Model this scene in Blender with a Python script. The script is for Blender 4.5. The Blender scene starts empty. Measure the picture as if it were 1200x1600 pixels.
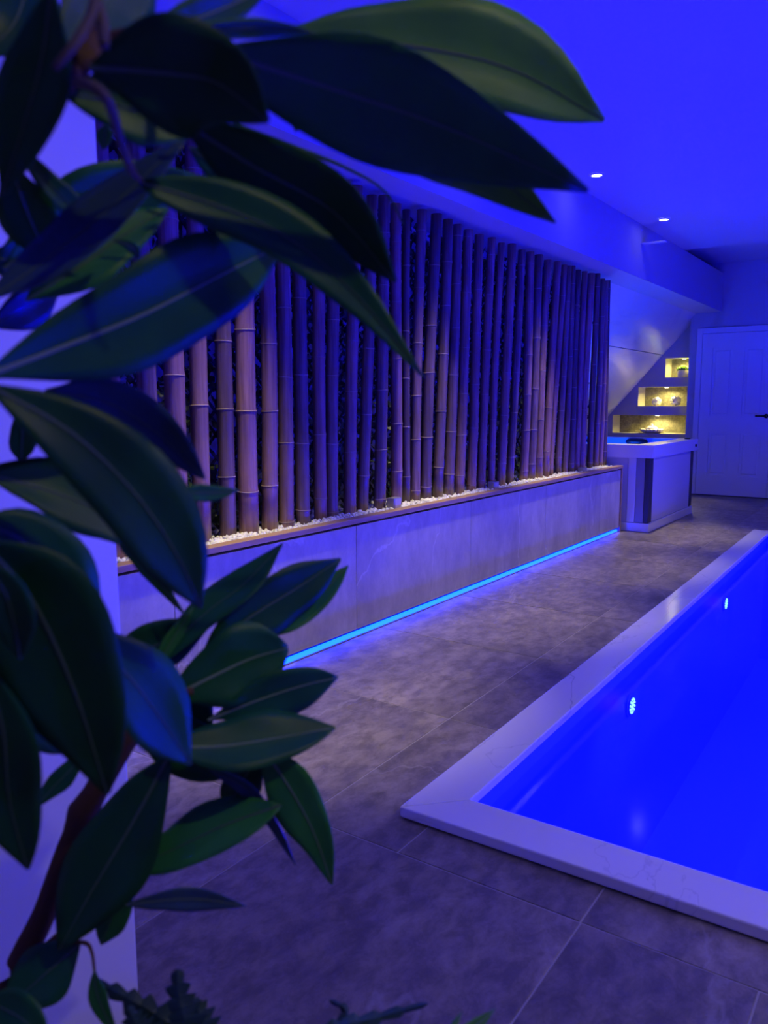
import bpy, bmesh, math, random
import numpy as np
from mathutils import Vector, Matrix
random.seed(7)
SC = bpy.context.scene
COL = SC.collection
pi = math.pi

# ------------------------------------------------------------------ camera
F = 1240.0; CX = 600.0; CY = 800.0; CAMH = 1.11
RM = np.array([[0.82118292, -0.07481889, 0.56573911],
               [0.57065733, 0.11281961, -0.81340146],
               [-0.00296867, 0.99079456, 0.13534149]])
CAM = np.array([0.0, 0.0, CAMH])
cd = bpy.data.cameras.new('camera'); cam = bpy.data.objects.new('camera', cd); COL.objects.link(cam)
m = Matrix(RM.tolist()).to_4x4(); m.translation = Vector(CAM)
cam.matrix_world = m
cd.sensor_fit = 'VERTICAL'; cd.sensor_height = 24.0; cd.lens = 24.0 * F / 1600.0
cd.clip_start = 0.05
cd.dof.use_dof = True; cd.dof.focus_distance = 4.6; cd.dof.aperture_fstop = 4.0
SC.camera = cam

def at(u, v, d):
    """point seen in the photograph at (u, v), d metres in front of the lens"""
    r = RM @ np.array([u - CX, -(v - CY), -F])
    return CAM + r * (d / F)

# ------------------------------------------------------------------ world, exposure
w = bpy.data.worlds.new('dark_world'); SC.world = w; w.use_nodes = True
w.node_tree.nodes['Background'].inputs[0].default_value = (0.01, 0.012, 0.05, 1)
w.node_tree.nodes['Background'].inputs[1].default_value = 0.02
SC.view_settings.view_transform = 'Standard'; SC.view_settings.look = 'None'
SC.view_settings.gamma = 1.0; SC.view_settings.use_curve_mapping = False
SC.view_settings.exposure = 1.1

# light strengths (watts)
P_POOL = 57.0        # each blue underwater lamp
P_DOWN = 21.0        # each ceiling downlight
P_NICHE = 1.45       # each niche spot
BLUE = (0.0003, 0.0, 1.0)
WARM = (1.0, 0.84, 0.36)

# ------------------------------------------------------------------ materials
def mat(name, base=(.8, .8, .8), rough=.5, spec=.5, metal=0.0, emit=None, estr=0.0):
    m = bpy.data.materials.new(name); m.use_nodes = True
    b = m.node_tree.nodes['Principled BSDF']
    b.inputs['Base Color'].default_value = (*base, 1); b.inputs['Roughness'].default_value = rough
    b.inputs['Metallic'].default_value = metal; b.inputs['Specular IOR Level'].default_value = spec
    if emit:
        b.inputs['Emission Color'].default_value = (*emit, 1); b.inputs['Emission Strength'].default_value = estr
    return m
def nd(m, t, **kw):
    n = m.node_tree.nodes.new(t)
    for k, v in kw.items():
        if k in n.inputs: n.inputs[k].default_value = v
        else: setattr(n, k, v)
    return n
def lk(m, a, b): m.node_tree.links.new(a, b)
def bs(m): return m.node_tree.nodes['Principled BSDF']
def ramp(m, fac, stops):
    r = nd(m, 'ShaderNodeValToRGB'); e = r.color_ramp.elements
    while len(e) < len(stops): e.new(.5)
    for i, (p, c) in enumerate(stops): e[i].position = p; e[i].color = (*c, 1)
    lk(m, fac, r.inputs['Fac']); return r
def coords(m, scale=(1, 1, 1), rot=(0, 0, 0), space='Object'):
    tc = nd(m, 'ShaderNodeTexCoord'); mp = nd(m, 'ShaderNodeMapping')
    mp.inputs['Scale'].default_value = scale; mp.inputs['Rotation'].default_value = rot
    lk(m, tc.outputs[space], mp.inputs['Vector']); return mp.outputs['Vector']
def worldpos(m, scale=(1, 1, 1), rot=(0, 0, 0)):
    g = nd(m, 'ShaderNodeNewGeometry'); mp = nd(m, 'ShaderNodeMapping')
    mp.inputs['Scale'].default_value = scale; mp.inputs['Rotation'].default_value = rot
    lk(m, g.outputs['Position'], mp.inputs['Vector']); return mp.outputs['Vector']
def mixc(m, fac, a, b):
    x = nd(m, 'ShaderNodeMix', data_type='RGBA')
    if hasattr(fac, 'is_output'): lk(m, fac, x.inputs[0])
    else: x.inputs[0].default_value = fac
    for s, v in ((6, a), (7, b)):
        if hasattr(v, 'is_output'): lk(m, v, x.inputs[s])
        else: x.inputs[s].default_value = (*v, 1)
    return x.outputs[2]
def bump(m, h, strength=.2, dist=.01):
    b = nd(m, 'ShaderNodeBump'); b.inputs['Strength'].default_value = strength; b.inputs['Distance'].default_value = dist
    lk(m, h, b.inputs['Height']); lk(m, b.outputs['Normal'], bs(m).inputs['Normal'])
def veins(m, vec, scale, width, dist=1.2, detail=5):
    n = nd(m, 'ShaderNodeTexNoise', Scale=scale, Detail=detail, Distortion=dist); lk(m, vec, n.inputs['Vector'])
    s = nd(m, 'ShaderNodeMath', operation='SUBTRACT'); s.inputs[1].default_value = .5; lk(m, n.outputs['Fac'], s.inputs[0])
    a = nd(m, 'ShaderNodeMath', operation='ABSOLUTE'); lk(m, s.outputs[0], a.inputs[0])
    return ramp(m, a.outputs[0], [(0, (1, 1, 1)), (width, (0, 0, 0))]).outputs['Color']

def marble(name, base, vein, rough, scale=.9, width=.012, amount=.5):
    m = mat(name, base, rough)
    v = worldpos(m, (1, .6, 1), (.3, .5, .4))
    vn = veins(m, v, scale, width)
    n2 = nd(m, 'ShaderNodeTexNoise', Scale=1.1, Detail=3); lk(m, v, n2.inputs['Vector'])
    cloud = ramp(m, n2.outputs['Fac'], [(.35, (0, 0, 0)), (.75, (1, 1, 1))]).outputs['Color']
    f = nd(m, 'ShaderNodeMath', operation='MULTIPLY'); lk(m, vn, f.inputs[0]); lk(m, cloud, f.inputs[1])
    f2 = nd(m, 'ShaderNodeMath', operation='MULTIPLY'); f2.inputs[1].default_value = amount * 1.6; lk(m, f.outputs[0], f2.inputs[0])
    c0 = mixc(m, cloud, base, tuple(x * .9 for x in base))
    lk(m, mixc(m, f2.outputs[0], c0, vein), bs(m).inputs['Base Color'])
    return m

M = {}
M['ceiling'] = mat('ceiling_paint', (.50, .50, .56), .75)
M['plaster'] = mat('wall_plaster', (.75, .75, .77), .6)
M['white_wall'] = marble('white_marble_panel', (.86, .86, .87), (.55, .55, .58), .4, .8, .02, .5)
M['back_marble'] = marble('back_wall_marble', (.46, .46, .50), (.26, .26, .30), .35, .7, .03, .6)
M['slope_marble'] = marble('stair_soffit_marble', (.84, .82, .78), (.62, .61, .60), .26, .9, .02, .35)
M['coping'] = marble('pool_coping_marble', (.80, .79, .79), (.36, .35, .38), .16, 1.7, .006, .7)
M['white'] = mat('white_paint', (.72, .72, .76), .4)
M['dark'] = mat('black_plastic', (.008, .008, .010), .4)
M['black_metal'] = mat('black_metal', (.015, .015, .018), .35, metal=.6)
M['grout'] = mat('grout', (.40, .37, .33), .9)
M['chrome'] = mat('brushed_steel', (.6, .6, .62), .3, metal=1)

def stone(name, dark, light, vein, rough, sc=1.0, veinamt=.4, rot=(0, 0, .5), stretch=(1, 1, 1), bstr=.25, con=.6, fine=13):
    m = mat(name, dark, rough)
    v = worldpos(m, stretch, rot)
    oi = nd(m, 'ShaderNodeObjectInfo')
    add = nd(m, 'ShaderNodeVectorMath', operation='ADD'); lk(m, v, add.inputs[0])
    mul = nd(m, 'ShaderNodeVectorMath', operation='SCALE'); mul.inputs[0].default_value = (17, 9, 13)
    lk(m, oi.outputs['Random'], mul.inputs['Scale']); lk(m, mul.outputs[0], add.inputs[1])
    vv = add.outputs[0]
    n1 = nd(m, 'ShaderNodeTexNoise', Scale=2.6 * sc, Detail=10, Roughness=.66, Distortion=.15); lk(m, vv, n1.inputs['Vector'])
    n2 = nd(m, 'ShaderNodeTexNoise', Scale=fine * sc, Detail=8, Roughness=.72, Distortion=.25); lk(m, vv, n2.inputs['Vector'])
    c = ramp(m, n1.outputs['Fac'], [(.32, dark), (.68, light)]).outputs['Color']
    g = ramp(m, n2.outputs['Fac'], [(.40, (.38, .38, .38)), (.62, (1.5, 1.5, 1.5))]).outputs['Color']
    mx = nd(m, 'ShaderNodeMix', data_type='RGBA', blend_type='MULTIPLY'); mx.inputs[0].default_value = con
    lk(m, c, mx.inputs[6]); lk(m, g, mx.inputs[7])
    vn = veins(m, vv, .8 * sc, .0035, .4, 10)
    f2 = nd(m, 'ShaderNodeMath', operation='MULTIPLY'); f2.inputs[1].default_value = veinamt; lk(m, vn, f2.inputs[0])
    lk(m, mixc(m, f2.outputs[0], mx.outputs[2], vein), bs(m).inputs['Base Color'])
    bump(m, n2.outputs['Fac'], bstr, .006)
    return m
M['floor_tile'] = stone('slate_floor_tile', (.135, .115, .085), (.30, .255, .19), (.46, .42, .35), .40, 1.0, .35, stretch=(1, .6, 1), bstr=.5, con=.55, fine=19)
M['panel'] = stone('planter_stone_panel', (.42, .385, .36), (.58, .54, .51), (.80, .77, .74), .38, .8, .5, rot=(.45, 0, 0), stretch=(1, 1.25, .6), bstr=.08, con=.16)
M['niche_stone'] = stone('niche_back_stone', (.13, .115, .07), (.24, .215, .14), (.36, .33, .23), .6, 3.0, .3)
M['niche_light'] = mat('niche_reveal_paint', (.56, .52, .38), .6)
M['niche_wall'] = mat('niche_wall_paint', (.44, .42, .44), .65)

def wood(name, a, b):
    m = mat(name, a, .5); v = worldpos(m, (20, 1.2, 20))
    n = nd(m, 'ShaderNodeTexNoise', Scale=2, Detail=5); lk(m, v, n.inputs['Vector'])
    lk(m, ramp(m, n.outputs['Fac'], [(.3, a), (.7, b)]).outputs['Color'], bs(m).inputs['Base Color']); return m
M['wood'] = wood('oak_trim', (.33, .20, .13), (.46, .29, .20))

def bamboo_mat():
    m = mat('dark_bamboo', (.1, .06, .05), .34)
    v = coords(m, (60, 60, 2.0)); oi = nd(m, 'ShaderNodeObjectInfo')
    n = nd(m, 'ShaderNodeTexNoise', Scale=1.0, Detail=6, Roughness=.6); lk(m, v, n.inputs['Vector'])
    v2 = coords(m, (6, 6, 3)); n2 = nd(m, 'ShaderNodeTexNoise', Scale=1.0, Detail=4); lk(m, v2, n2.inputs['Vector'])
    c1 = ramp(m, n.outputs['Fac'], [(.3, (.12, .072, .070)), (.7, (.28, .19, .175))]).outputs['Color']
    c2 = ramp(m, oi.outputs['Random'], [(0, (.55, .55, .62)), (.5, (1, 1, 1)), (1, (1.7, 1.45, 1.35))]).outputs['Color']
    c3 = ramp(m, n2.outputs['Fac'], [(.35, (.75, .75, .75)), (.7, (1.3, 1.25, 1.2))]).outputs['Color']
    a = nd(m, 'ShaderNodeMix', data_type='RGBA', blend_type='MULTIPLY'); a.inputs[0].default_value = 1
    lk(m, c1, a.inputs[6]); lk(m, c2, a.inputs[7])
    b = nd(m, 'ShaderNodeMix', data_type='RGBA', blend_type='MULTIPLY'); b.inputs[0].default_value = 1
    lk(m, a.outputs[2], b.inputs[6]); lk(m, c3, b.inputs[7])
    lk(m, b.outputs[2], bs(m).inputs['Base Color']); bump(m, n.outputs['Fac'], .15, .003)
    return m
M['bamboo'] = bamboo_mat()
M['bamboo_ring'] = mat('bamboo_node_pale', (.34, .25, .21), .5)
M['bamboo_end'] = mat('bamboo_cut_end', (.03, .02, .02), .7)
M['pebble'] = mat('white_pebble', (.82, .81, .80), .5)
pm = M['pebble']; vv = worldpos(pm); n = nd(pm, 'ShaderNodeTexNoise', Scale=40.0, Detail=2); lk(pm, vv, n.inputs['Vector'])
lk(pm, ramp(pm, n.outputs['Fac'], [(.3, (.62, .60, .58)), (.6, (.88, .87, .86))]).outputs['Color'], bs(pm).inputs['Base Color'])
M['soil'] = mat('planter_soil', (.02, .018, .016), .9)
M['ivy'] = mat('ivy_leaf', (.022, .05, .02), .35)
iv = M['ivy']; vv = worldpos(iv); n = nd(iv, 'ShaderNodeTexNoise', Scale=14.0, Detail=2); lk(iv, vv, n.inputs['Vector'])
lk(iv, ramp(iv, n.outputs['Fac'], [(.35, (.012, .03, .012)), (.65, (.07, .11, .035))]).outputs['Color'], bs(iv).inputs['Base Color'])
M['lattice'] = mat('willow_lattice', (.05, .03, .02), .7)
M['led'] = mat('led_strip_glow', (.1, .3, .8), .4, emit=(.0005, .011, 1.0), estr=17.0)
M['led_channel'] = mat('led_channel', (.35, .35, .38), .4, metal=.7)
M['pool_liner'] = mat('pool_liner', (.05, .12, .70), .45)
M['lamp_lens'] = mat('pool_lamp_lens', (.6, .7, .9), .3)
M['lamp_dot'] = mat('pool_lamp_led', (.8, .9, 1), .3, emit=(.22, .60, 1.0), estr=1.2)
M['down_lens'] = mat('downlight_lens', (1, 1, 1), .3, emit=(1.0, .95, .85), estr=5.0)
M['niche_lens'] = mat('niche_spot_lens', (1, 1, 1), .3, emit=(1.0, .92, .6), estr=6.0)
M['tub_white'] = mat('tub_acrylic_rim', (.74, .74, .78), .22)
M['tub_panel'] = mat('tub_white_panel', (.60, .60, .66), .45)
M['tub_grey'] = mat('tub_brushed_corner', (.30, .30, .34), .35)
M['tub_dark'] = mat('tub_dark_post', (.05, .05, .065), .45)
M['tub_inside'] = mat('tub_blue_shell', (.25, .40, .75), .25)
M['pot_grey'] = mat('grey_pot', (.25, .25, .26), .6)
M['succulent'] = mat('succulent_green', (.25, .42, .05), .5)
M['cream'] = mat('cream_ceramic', (.75, .70, .58), .5)
M['glaze'] = mat('grey_white_ceramic', (.55, .52, .50), .4)
M['soil2'] = mat('potting_soil', (.03, .02, .015), .9)

def leaf_mat(name, a, b, rough=.46):
    m = mat(name, a, rough, spec=.35)
    v = coords(m, (14, 14, 14)); n = nd(m, 'ShaderNodeTexNoise', Scale=1.0, Detail=3); lk(m, v, n.inputs['Vector'])
    oi = nd(m, 'ShaderNodeObjectInfo')
    c = ramp(m, n.outputs['Fac'], [(.3, a), (.7, b)]).outputs['Color']
    k = ramp(m, oi.outputs['Random'], [(0, (.7, .75, .7)), (1, (1.25, 1.2, 1.2))]).outputs['Color']
    x = nd(m, 'ShaderNodeMix', data_type='RGBA', blend_type='MULTIPLY'); x.inputs[0].default_value = 1
    lk(m, c, x.inputs[6]); lk(m, k, x.inputs[7]); lk(m, x.outputs[2], bs(m).inputs['Base Color'])
    return m
M['leaf_dark'] = leaf_mat('leaf_dark_green', (.006, .085, .020), (.012, .13, .028))
M['leaf_green'] = leaf_mat('leaf_mid_green', (.018, .17, .03), (.035, .24, .04))
M['leaf_olive'] = leaf_mat('leaf_olive_green', (.06, .22, .03), (.09, .30, .04))
M['leaf_blue'] = leaf_mat('leaf_blue_sheen_tint', (.03, .07, .10), (.04, .10, .15), .3)  # green leaves with the blue light's sheen put into the base colour
M['rib'] = mat('leaf_midrib', (.20, .32, .17), .5)
M['rib_dark'] = mat('leaf_midrib_dark', (.08, .15, .08), .5)
M['stem'] = mat('woody_stem', (.12, .065, .03), .8, .2)
M['stem_grey'] = mat('aerial_root', (.13, .10, .08), .8, .2)
M['fern'] = leaf_mat('fern_green', (.02, .06, .05), (.035, .09, .07))

# ------------------------------------------------------------------ builders
def worigin(o):
    v = Vector((0, 0, 0))
    while o is not None: v = v + o.location; o = o.parent
    return v
def tag(o, label=None, cat=None, group=None, kind=None):
    if label: o['label'] = label
    if cat: o['category'] = cat
    if group: o['group'] = group
    if kind: o['kind'] = kind
    return o
def obj(name, verts, faces, material, parent=None, smooth=False, bevel=0.0, kind=None, solid=0.0):
    vs = np.array(verts, dtype=float)
    if parent is None:
        org = Vector(((vs[:, 0].min() + vs[:, 0].max()) / 2, (vs[:, 1].min() + vs[:, 1].max()) / 2, vs[:, 2].min()))
    else: org = worigin(parent)
    me = bpy.data.meshes.new(name); me.from_pydata((vs - np.array(org)).tolist(), [], faces)
    me.materials.append(M[material] if isinstance(material, str) else material)
    bm = bmesh.new(); bm.from_mesh(me); bmesh.ops.recalc_face_normals(bm, faces=bm.faces); bm.to_mesh(me); bm.free()
    if smooth:
        for p in me.polygons: p.use_smooth = True
    o = bpy.data.objects.new(name, me); COL.objects.link(o)
    if parent is None: o.location = org
    else: o.parent = parent
    if kind: o['kind'] = kind
    if solid:
        md = o.modifiers.new('thickness', 'SOLIDIFY'); md.thickness = solid; md.offset = 0
    if bevel:
        md = o.modifiers.new('bevel', 'BEVEL'); md.width = bevel; md.segments = 2; md.limit_method = 'ANGLE'
    return o
def empty(name, loc):
    o = bpy.data.objects.new(name, None); COL.objects.link(o); o.location = loc; o.empty_display_size = .1; return o
BF = [(0, 3, 2, 1), (4, 5, 6, 7), (0, 1, 5, 4), (1, 2, 6, 5), (2, 3, 7, 6), (3, 0, 4, 7)]
def boxv(x0, x1, y0, y1, z0, z1):
    return [(x0, y0, z0), (x1, y0, z0), (x1, y1, z0), (x0, y1, z0), (x0, y0, z1), (x1, y0, z1), (x1, y1, z1), (x0, y1, z1)]
def box(name, x0, x1, y0, y1, z0, z1, material, parent=None, bevel=0.0, kind=None):
    return obj(name, boxv(x0, x1, y0, y1, z0, z1), BF, material, parent, bevel=bevel, kind=kind)
class MB:
    def __init__(s): s.v = []; s.f = []
    def add(s, v, f):
        k = len(s.v); s.v += [tuple(p) for p in v]; s.f += [tuple(i + k for i in q) for q in f]; return s
    def box(s, *a): return s.add(boxv(*a), BF)
    def obj(s, name, material, parent=None, **k): return obj(name, s.v, s.f, material, parent, **k)
def prism(poly, z0, z1):
    n = len(poly)
    v = [(x, y, z0) for x, y in poly] + [(x, y, z1) for x, y in poly]
    f = [tuple(range(n - 1, -1, -1)), tuple(range(n, 2 * n))] + [(i, (i + 1) % n, n + (i + 1) % n, n + i) for i in range(n)]
    return v, f
def lathe(prof, cx, cy, seg=24, cap0=True, cap1=True):
    v = []; f = []
    for r, z in prof:
        for i in range(seg):
            a = 2 * pi * i / seg; v.append((cx + r * math.cos(a), cy + r * math.sin(a), z))
    for j in range(len(prof) - 1):
        for i in range(seg):
            k = (i + 1) % seg; f.append((j * seg + i, j * seg + k, (j + 1) * seg + k, (j + 1) * seg + i))
    if cap0: f.append(tuple(range(seg - 1, -1, -1)))
    if cap1: f.append(tuple((len(prof) - 1) * seg + i for i in range(seg)))
    return v, f
def spline(pts, n):
    """Catmull-Rom through pts (n samples)"""
    p = [np.array(q, float) for q in pts]
    p = [2 * p[0] - p[1]] + p + [2 * p[-1] - p[-2]]
    k = len(p) - 3; out = []
    for i in range(n):
        t = i / (n - 1) * k; j = min(int(t), k - 1); t -= j
        a, b, c, d = p[j:j + 4]
        out.append(.5 * (2 * b + (c - a) * t + (2 * a - 5 * b + 4 * c - d) * t * t + (3 * b - a - 3 * c + d) * t ** 3))
    return out
def tube(pts, rads, seg=8):
    v = []; f = []; n = len(pts); pts = [np.array(p, float) for p in pts]
    up = np.array([.13, .31, .94])
    for i in range(n):
        t = pts[min(i + 1, n - 1)] - pts[max(i - 1, 0)]; t /= np.linalg.norm(t)
        a = np.cross(t, up)
        if np.linalg.norm(a) < .1: a = np.cross(t, (1, 0, 0))
        a /= np.linalg.norm(a); b = np.cross(t, a)
        r = rads[i] if hasattr(rads, '__len__') else rads
        for k in range(seg):
            q = 2 * pi * k / seg; v.append(tuple(pts[i] + r * (a * math.cos(q) + b * math.sin(q))))
    for i in range(n - 1):
        for k in range(seg):
            l = (k + 1) % seg; f.append((i * seg + k, i * seg + l, (i + 1) * seg + l, (i + 1) * seg + k))
    f.append(tuple(range(seg - 1, -1, -1))); f.append(tuple((n - 1) * seg + k for k in range(seg)))
    return v, f
def light(name, kind, loc, power, color, parent=None, **kw):
    l = bpy.data.lights.new(name, kind); l.energy = power; l.color = color
    for k, v in kw.items(): setattr(l, k, v)
    o = bpy.data.objects.new(name, l); COL.objects.link(o)
    if parent is not None: o.parent = parent; o.location = Vector(loc) - worigin(parent)
    else: o.location = loc
    return o

# ------------------------------------------------------------------ the room
HC = 2.60; XR = 3.3; YN = -1.7; YB = 10.08; XP = -2.215
PA, PB, PC, PD = (-1.117, 1.675), (1.55, 1.705), (1.43, 7.365), (-1.235, 7.31)     # outer corners of the pool coping
def lerp2(a, b, t): return (a[0] + (b[0] - a[0]) * t, a[1] + (b[1] - a[1]) * t)
CW = .140
IA, IB, IC, ID = (PA[0] + CW, PA[1] + CW + .003), (PB[0] - CW, PB[1] + CW), (PC[0] - CW, PC[1] - CW), (PD[0] + CW, PD[1] - CW)

# ceiling
mb = MB(); mb.box(-4.0, XR, YN, 8.35, HC, HC + .25); mb.box(-4.0, XR, 8.35, 10.7, HC + .12, HC + .25)
tag(mb.obj('ceiling', 'ceiling'), 'white plastered ceiling washed in blue light', kind='structure')
# boxed-in bulkhead along the planter
box('trim_1', -2.95, -2.185, .772, 10.079, 2.165, HC - .0005, 'ceiling', kind='structure')['label'] = 'boxed-in ceiling bulkhead above the bamboo poles'
# walls
box('wall_left', -2.80, -2.70, .772, 6.80, 0, 2.164, 'plaster', kind='structure')['label'] = 'plain wall behind the ivy screen and bamboo'
wb = obj('wall_pillar', *prism([(-2.95, YN), (-1.05, YN), (-1.05, .772), (-2.95, .772)], 0, HC), 'white_wall', kind='structure', bevel=.004)
wb['label'] = 'white marble-clad wall end at the left edge behind the big plant'
box('wall_right', XR, XR + .1, YN, 10.7, 0, HC + .12, 'niche_wall', kind='structure')
box('wall_near', -2.95, XR + .1, YN - .1, YN, 0, HC, 'niche_wall', kind='structure')
box('wall_back', -2.53, XR, YB, YB + .16, 0, HC + .119, 'back_marble', kind='structure')['label'] = 'veined marble back wall around the white door'
box('wall_alcove', -4.0, -3.9, 6.80, 10.7, 0, HC, 'plaster', kind='structure')
box('wall_planter_end', -3.9, -2.80, 6.776, 6.80, 0, 2.164, 'plaster', kind='structure')

# floor slab round the pool, and tiles
fl = empty('floor', (0, 0, 0)); tag(fl, 'large slate-look floor tiles between the planter and the pool', kind='structure')
mb = MB()
for poly in ([(-4, YN), (XR, YN), (XR, PA[1] + .05), (-4, PA[1] + .05)],
             [(-4, PA[1] + .05), (PA[0] + .06, PA[1] + .05), (PD[0] + .06, PD[1] - .05), (-4, PD[1] - .05)],
             [(PB[0] - .06, PB[1] + .02), (XR, PB[1] + .02), (XR, PC[1] - .05), (PC[0] - .06, PC[1] - .05)],
             [(-4, PD[1] - .05), (XR, PD[1] - .05), (XR, 10.7), (-4, 10.7)]):
    mb.add(*prism(poly, -.12, -.0018))
mb.obj('grout_bed', 'grout', fl)
G = .0022
def tile(poly):
    c = np.mean(np.array(poly), axis=0)
    # shrink each edge by the half joint
    q = []
    n = len(poly)
    for i in range(n):
        p0, p1, p2 = [np.array(poly[(i + k) % n], float) for k in (-1, 0, 1)]
        e1 = p1 - p0; e2 = p2 - p1; e1 /= np.linalg.norm(e1); e2 /= np.linalg.norm(e2)
        n1 = np.array([-e1[1], e1[0]]); n2 = np.array([-e2[1], e2[0]])
        bis = n1 + n2; q.append(tuple(p1 + bis * G / max(.3, (1 + n1 @ n2))))
    v, f = prism(q, -.012, random.uniform(-.0004, .0004))
    obj('floor_tile', v, f, 'floor_tile', fl, bevel=.0012)
def xl(y): return -1.335 - .020 * (y - 1.5)
ROW = [1.535 + .81 * k for k in range(-4, 12)]
for r in range(len(ROW) - 1):
    y0, y1 = ROW[r], min(ROW[r + 1], YB)
    if y0 >= YB: break
    def X(base, y): return xl(y) + base
    def q(a, b, c=None, d=None): tile([(X(a, y0), y0), (X(b, y0), y0), (X(b, y1), y1), (X(a, y1), y1)])
    if y1 <= 1.54:
        xs = [xl(1.2), -.553, -.20, .61, 1.42, 2.23, XR] if abs(y1 - 1.535) < .01 else [xl(1.2) + k for k in (0, .81, 1.62, 2.43, 3.24, 4.05)] + [XR]
        if y1 > .78: tile([(XP - .02, max(y0, .775)), (xs[0], max(y0, .775)), (xs[0], y1), (XP - .02, y1)]) if False else None
        left = -1.05 if y0 < .7 else XP - .02
        if y0 > .7: tile([(left, .775), (xs[0], .775), (xs[0], y1), (left, y1)])
        for a, b in zip(xs[:-1], xs[1:]):
            a2 = max(a, -1.049) if y0 < .7 else a
            if b - a2 > .05:
                if y0 > .7 and a < -1.05:
                    tile([(a, .775), (-1.048, .775), (-1.048, y0), (b, y0), (b, y1), (a, y1)])
                else: tile([(a2, max(y0, YN)), (b, max(y0, YN)), (b, y1), (a2, y1)])
    elif y0 < 1.6:
        tile([(XP - .02, y0), (xl(y0), y0), (xl(y1), y1), (XP - .02, y1)])
        xe = lambda y: PA[0] + .03 - .021 * (y - PA[1])
        tile([(xl(y0), y0), (-1.03, y0), (-1.03, 1.70), (xe(1.70), 1.70), (xe(y1), y1), (xl(y1), y1)])
        for a, b in ((-1.03, -.555), (-.555, .25), (.25, 1.06), (1.06, 1.48)): tile([(a, y0), (b, y0), (b, 1.70), (a, 1.70)])
        tile([(1.48, y0), (2.3, y0), (2.3, y1), (1.52, y1), (1.52, 1.70), (1.48, 1.70)]); tile([(2.3, y0), (XR, y0), (XR, y1), (2.3, y1)])
    elif y1 < 7.3 or y0 < 7.2:
        xe = lambda y: PA[0] + .03 - .021 * (y - PA[1])
        tile([(XP - .02 if y0 < 6.3 else -3.9, y0), (xl(y0), y0), (xl(y1), y1), (XP - .02 if y0 < 6.3 else -3.9, y1)])
        if y1 > 7.3:
            tile([(xl(y0), y0), (xe(y0), y0), (xe(7.29), 7.29), (-.55, 7.29), (-.55, y1), (xl(y1), y1)])
            for a, b in ((-.55, .25), (.25, 1.06), (1.06, 1.87)): tile([(a, 7.34), (b, 7.34), (b, y1), (a, y1)])
        else: tile([(xl(y0), y0), (xe(y0), y0), (xe(y1), y1), (xl(y1), y1)])
        tile([(1.5, y0), (2.3, y0), (2.3, min(y1, 7.33)), (1.42, min(y1, 7.33))]); tile([(2.3, y0), (XR, y0), (XR, y1), (2.3, y1)])
    else:
        xs = [-3.9, -3.1, -2.3, xl(y0), -.6, .2, 1.0, 1.8, 2.6, XR]
        for a, b in zip(xs[:-1], xs[1:]): tile([(a, y0), (b, y0), (b, y1), (a, y1)])

# ------------------------------------------------------------------ the pool
pool = empty('swimming_pool', (0, 4.5, -1.1)); tag(pool, 'indoor swimming pool with white marble coping and glowing blue water', 'pool')
ZC = .034
def coping(poly):
    v, f = prism(poly, .004, ZC); obj('coping_slab', v, f, 'coping', pool, bevel=.004)
def edge_slabs(o0, o1, i0, i1, cuts):
    for a, b in zip(cuts[:-1], cuts[1:]):
        g = .0006
        coping([lerp2(o0, o1, a + (g if a > 0 else .0003)), lerp2(o0, o1, b - .0003), lerp2(i0, i1, b - .0003), lerp2(i0, i1, a + (g if a > 0 else .0003))])
edge_slabs(PD, PA, ID, IA, [0, .5, 1]); edge_slabs(PA, PB, IA, IB, [0, 1]); edge_slabs(PB, PC, IB, IC, [0, .5, 1]); edge_slabs(PC, PD, IC, ID, [0, 1])
mb = MB()
for o0, o1 in ((PD, PA), (PA, PB), (PB, PC), (PC, PD)): pass
c0 = np.array([(PA[0] + PC[0]) / 2, (PA[1] + PC[1]) / 2])
def inset(p, k): d = c0 - np.array(p); s = np.sign(d); return (p[0] + s[0] * k, p[1] + s[1] * k)
bo = [inset(p, .012) for p in (PA, PB, PC, PD)]; bi = [inset(p, .05) for p in (PA, PB, PC, PD)]
mb = MB()
for i in range(4):
    j = (i + 1) % 4; mb.add(*prism([bo[i], bo[j], bi[j], bi[i]], -.01, .0035))
mb.obj('coping_bed', 'tub_dark', pool)
mb = MB(); ZF = -1.05
li = [inset(p, -.012) for p in (IA, IB, IC, ID)]; lo = [inset(p, -.10) for p in (IA, IB, IC, ID)]
for i in range(4):
    j = (i + 1) % 4; mb.add(*prism([lo[i], lo[j], li[j], li[i]], ZF - .05, .0035))
mb.add(*prism(lo, ZF - .1, ZF))
mb.obj('pool_basin', 'pool_liner', pool)
wm = bpy.data.materials.new('pool_water'); wm.use_nodes = True; M['water'] = wm
nt = wm.node_tree; nt.nodes.clear()
out = nt.nodes.new('ShaderNodeOutputMaterial'); mxs = nt.nodes.new('ShaderNodeMixShader'); tr = nt.nodes.new('ShaderNodeBsdfTransparent')
gl = nt.nodes.new('ShaderNodeBsdfGlossy'); fr = nt.nodes.new('ShaderNodeFresnel'); fr.inputs['IOR'].default_value = 1.33
tr.inputs[0].default_value = (.80, .88, 1, 1); gl.inputs['Roughness'].default_value = .10
nz = nt.nodes.new('ShaderNodeTexNoise'); nz.inputs['Scale'].default_value = 3.0; bp = nt.nodes.new('ShaderNodeBump'); bp.inputs['Strength'].default_value = .05
nt.links.new(nz.outputs['Fac'], bp.inputs['Height']); nt.links.new(bp.outputs['Normal'], gl.inputs['Normal'])
nt.links.new(fr.outputs[0], mxs.inputs[0]); nt.links.new(tr.outputs[0], mxs.inputs[1]); nt.links.new(gl.outputs[0], mxs.inputs[2]); nt.links.new(mxs.outputs[0], out.inputs[0])
wz = -.055
lw = [inset(p, -.011) for p in (IA, IB, IC, ID)]
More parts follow.
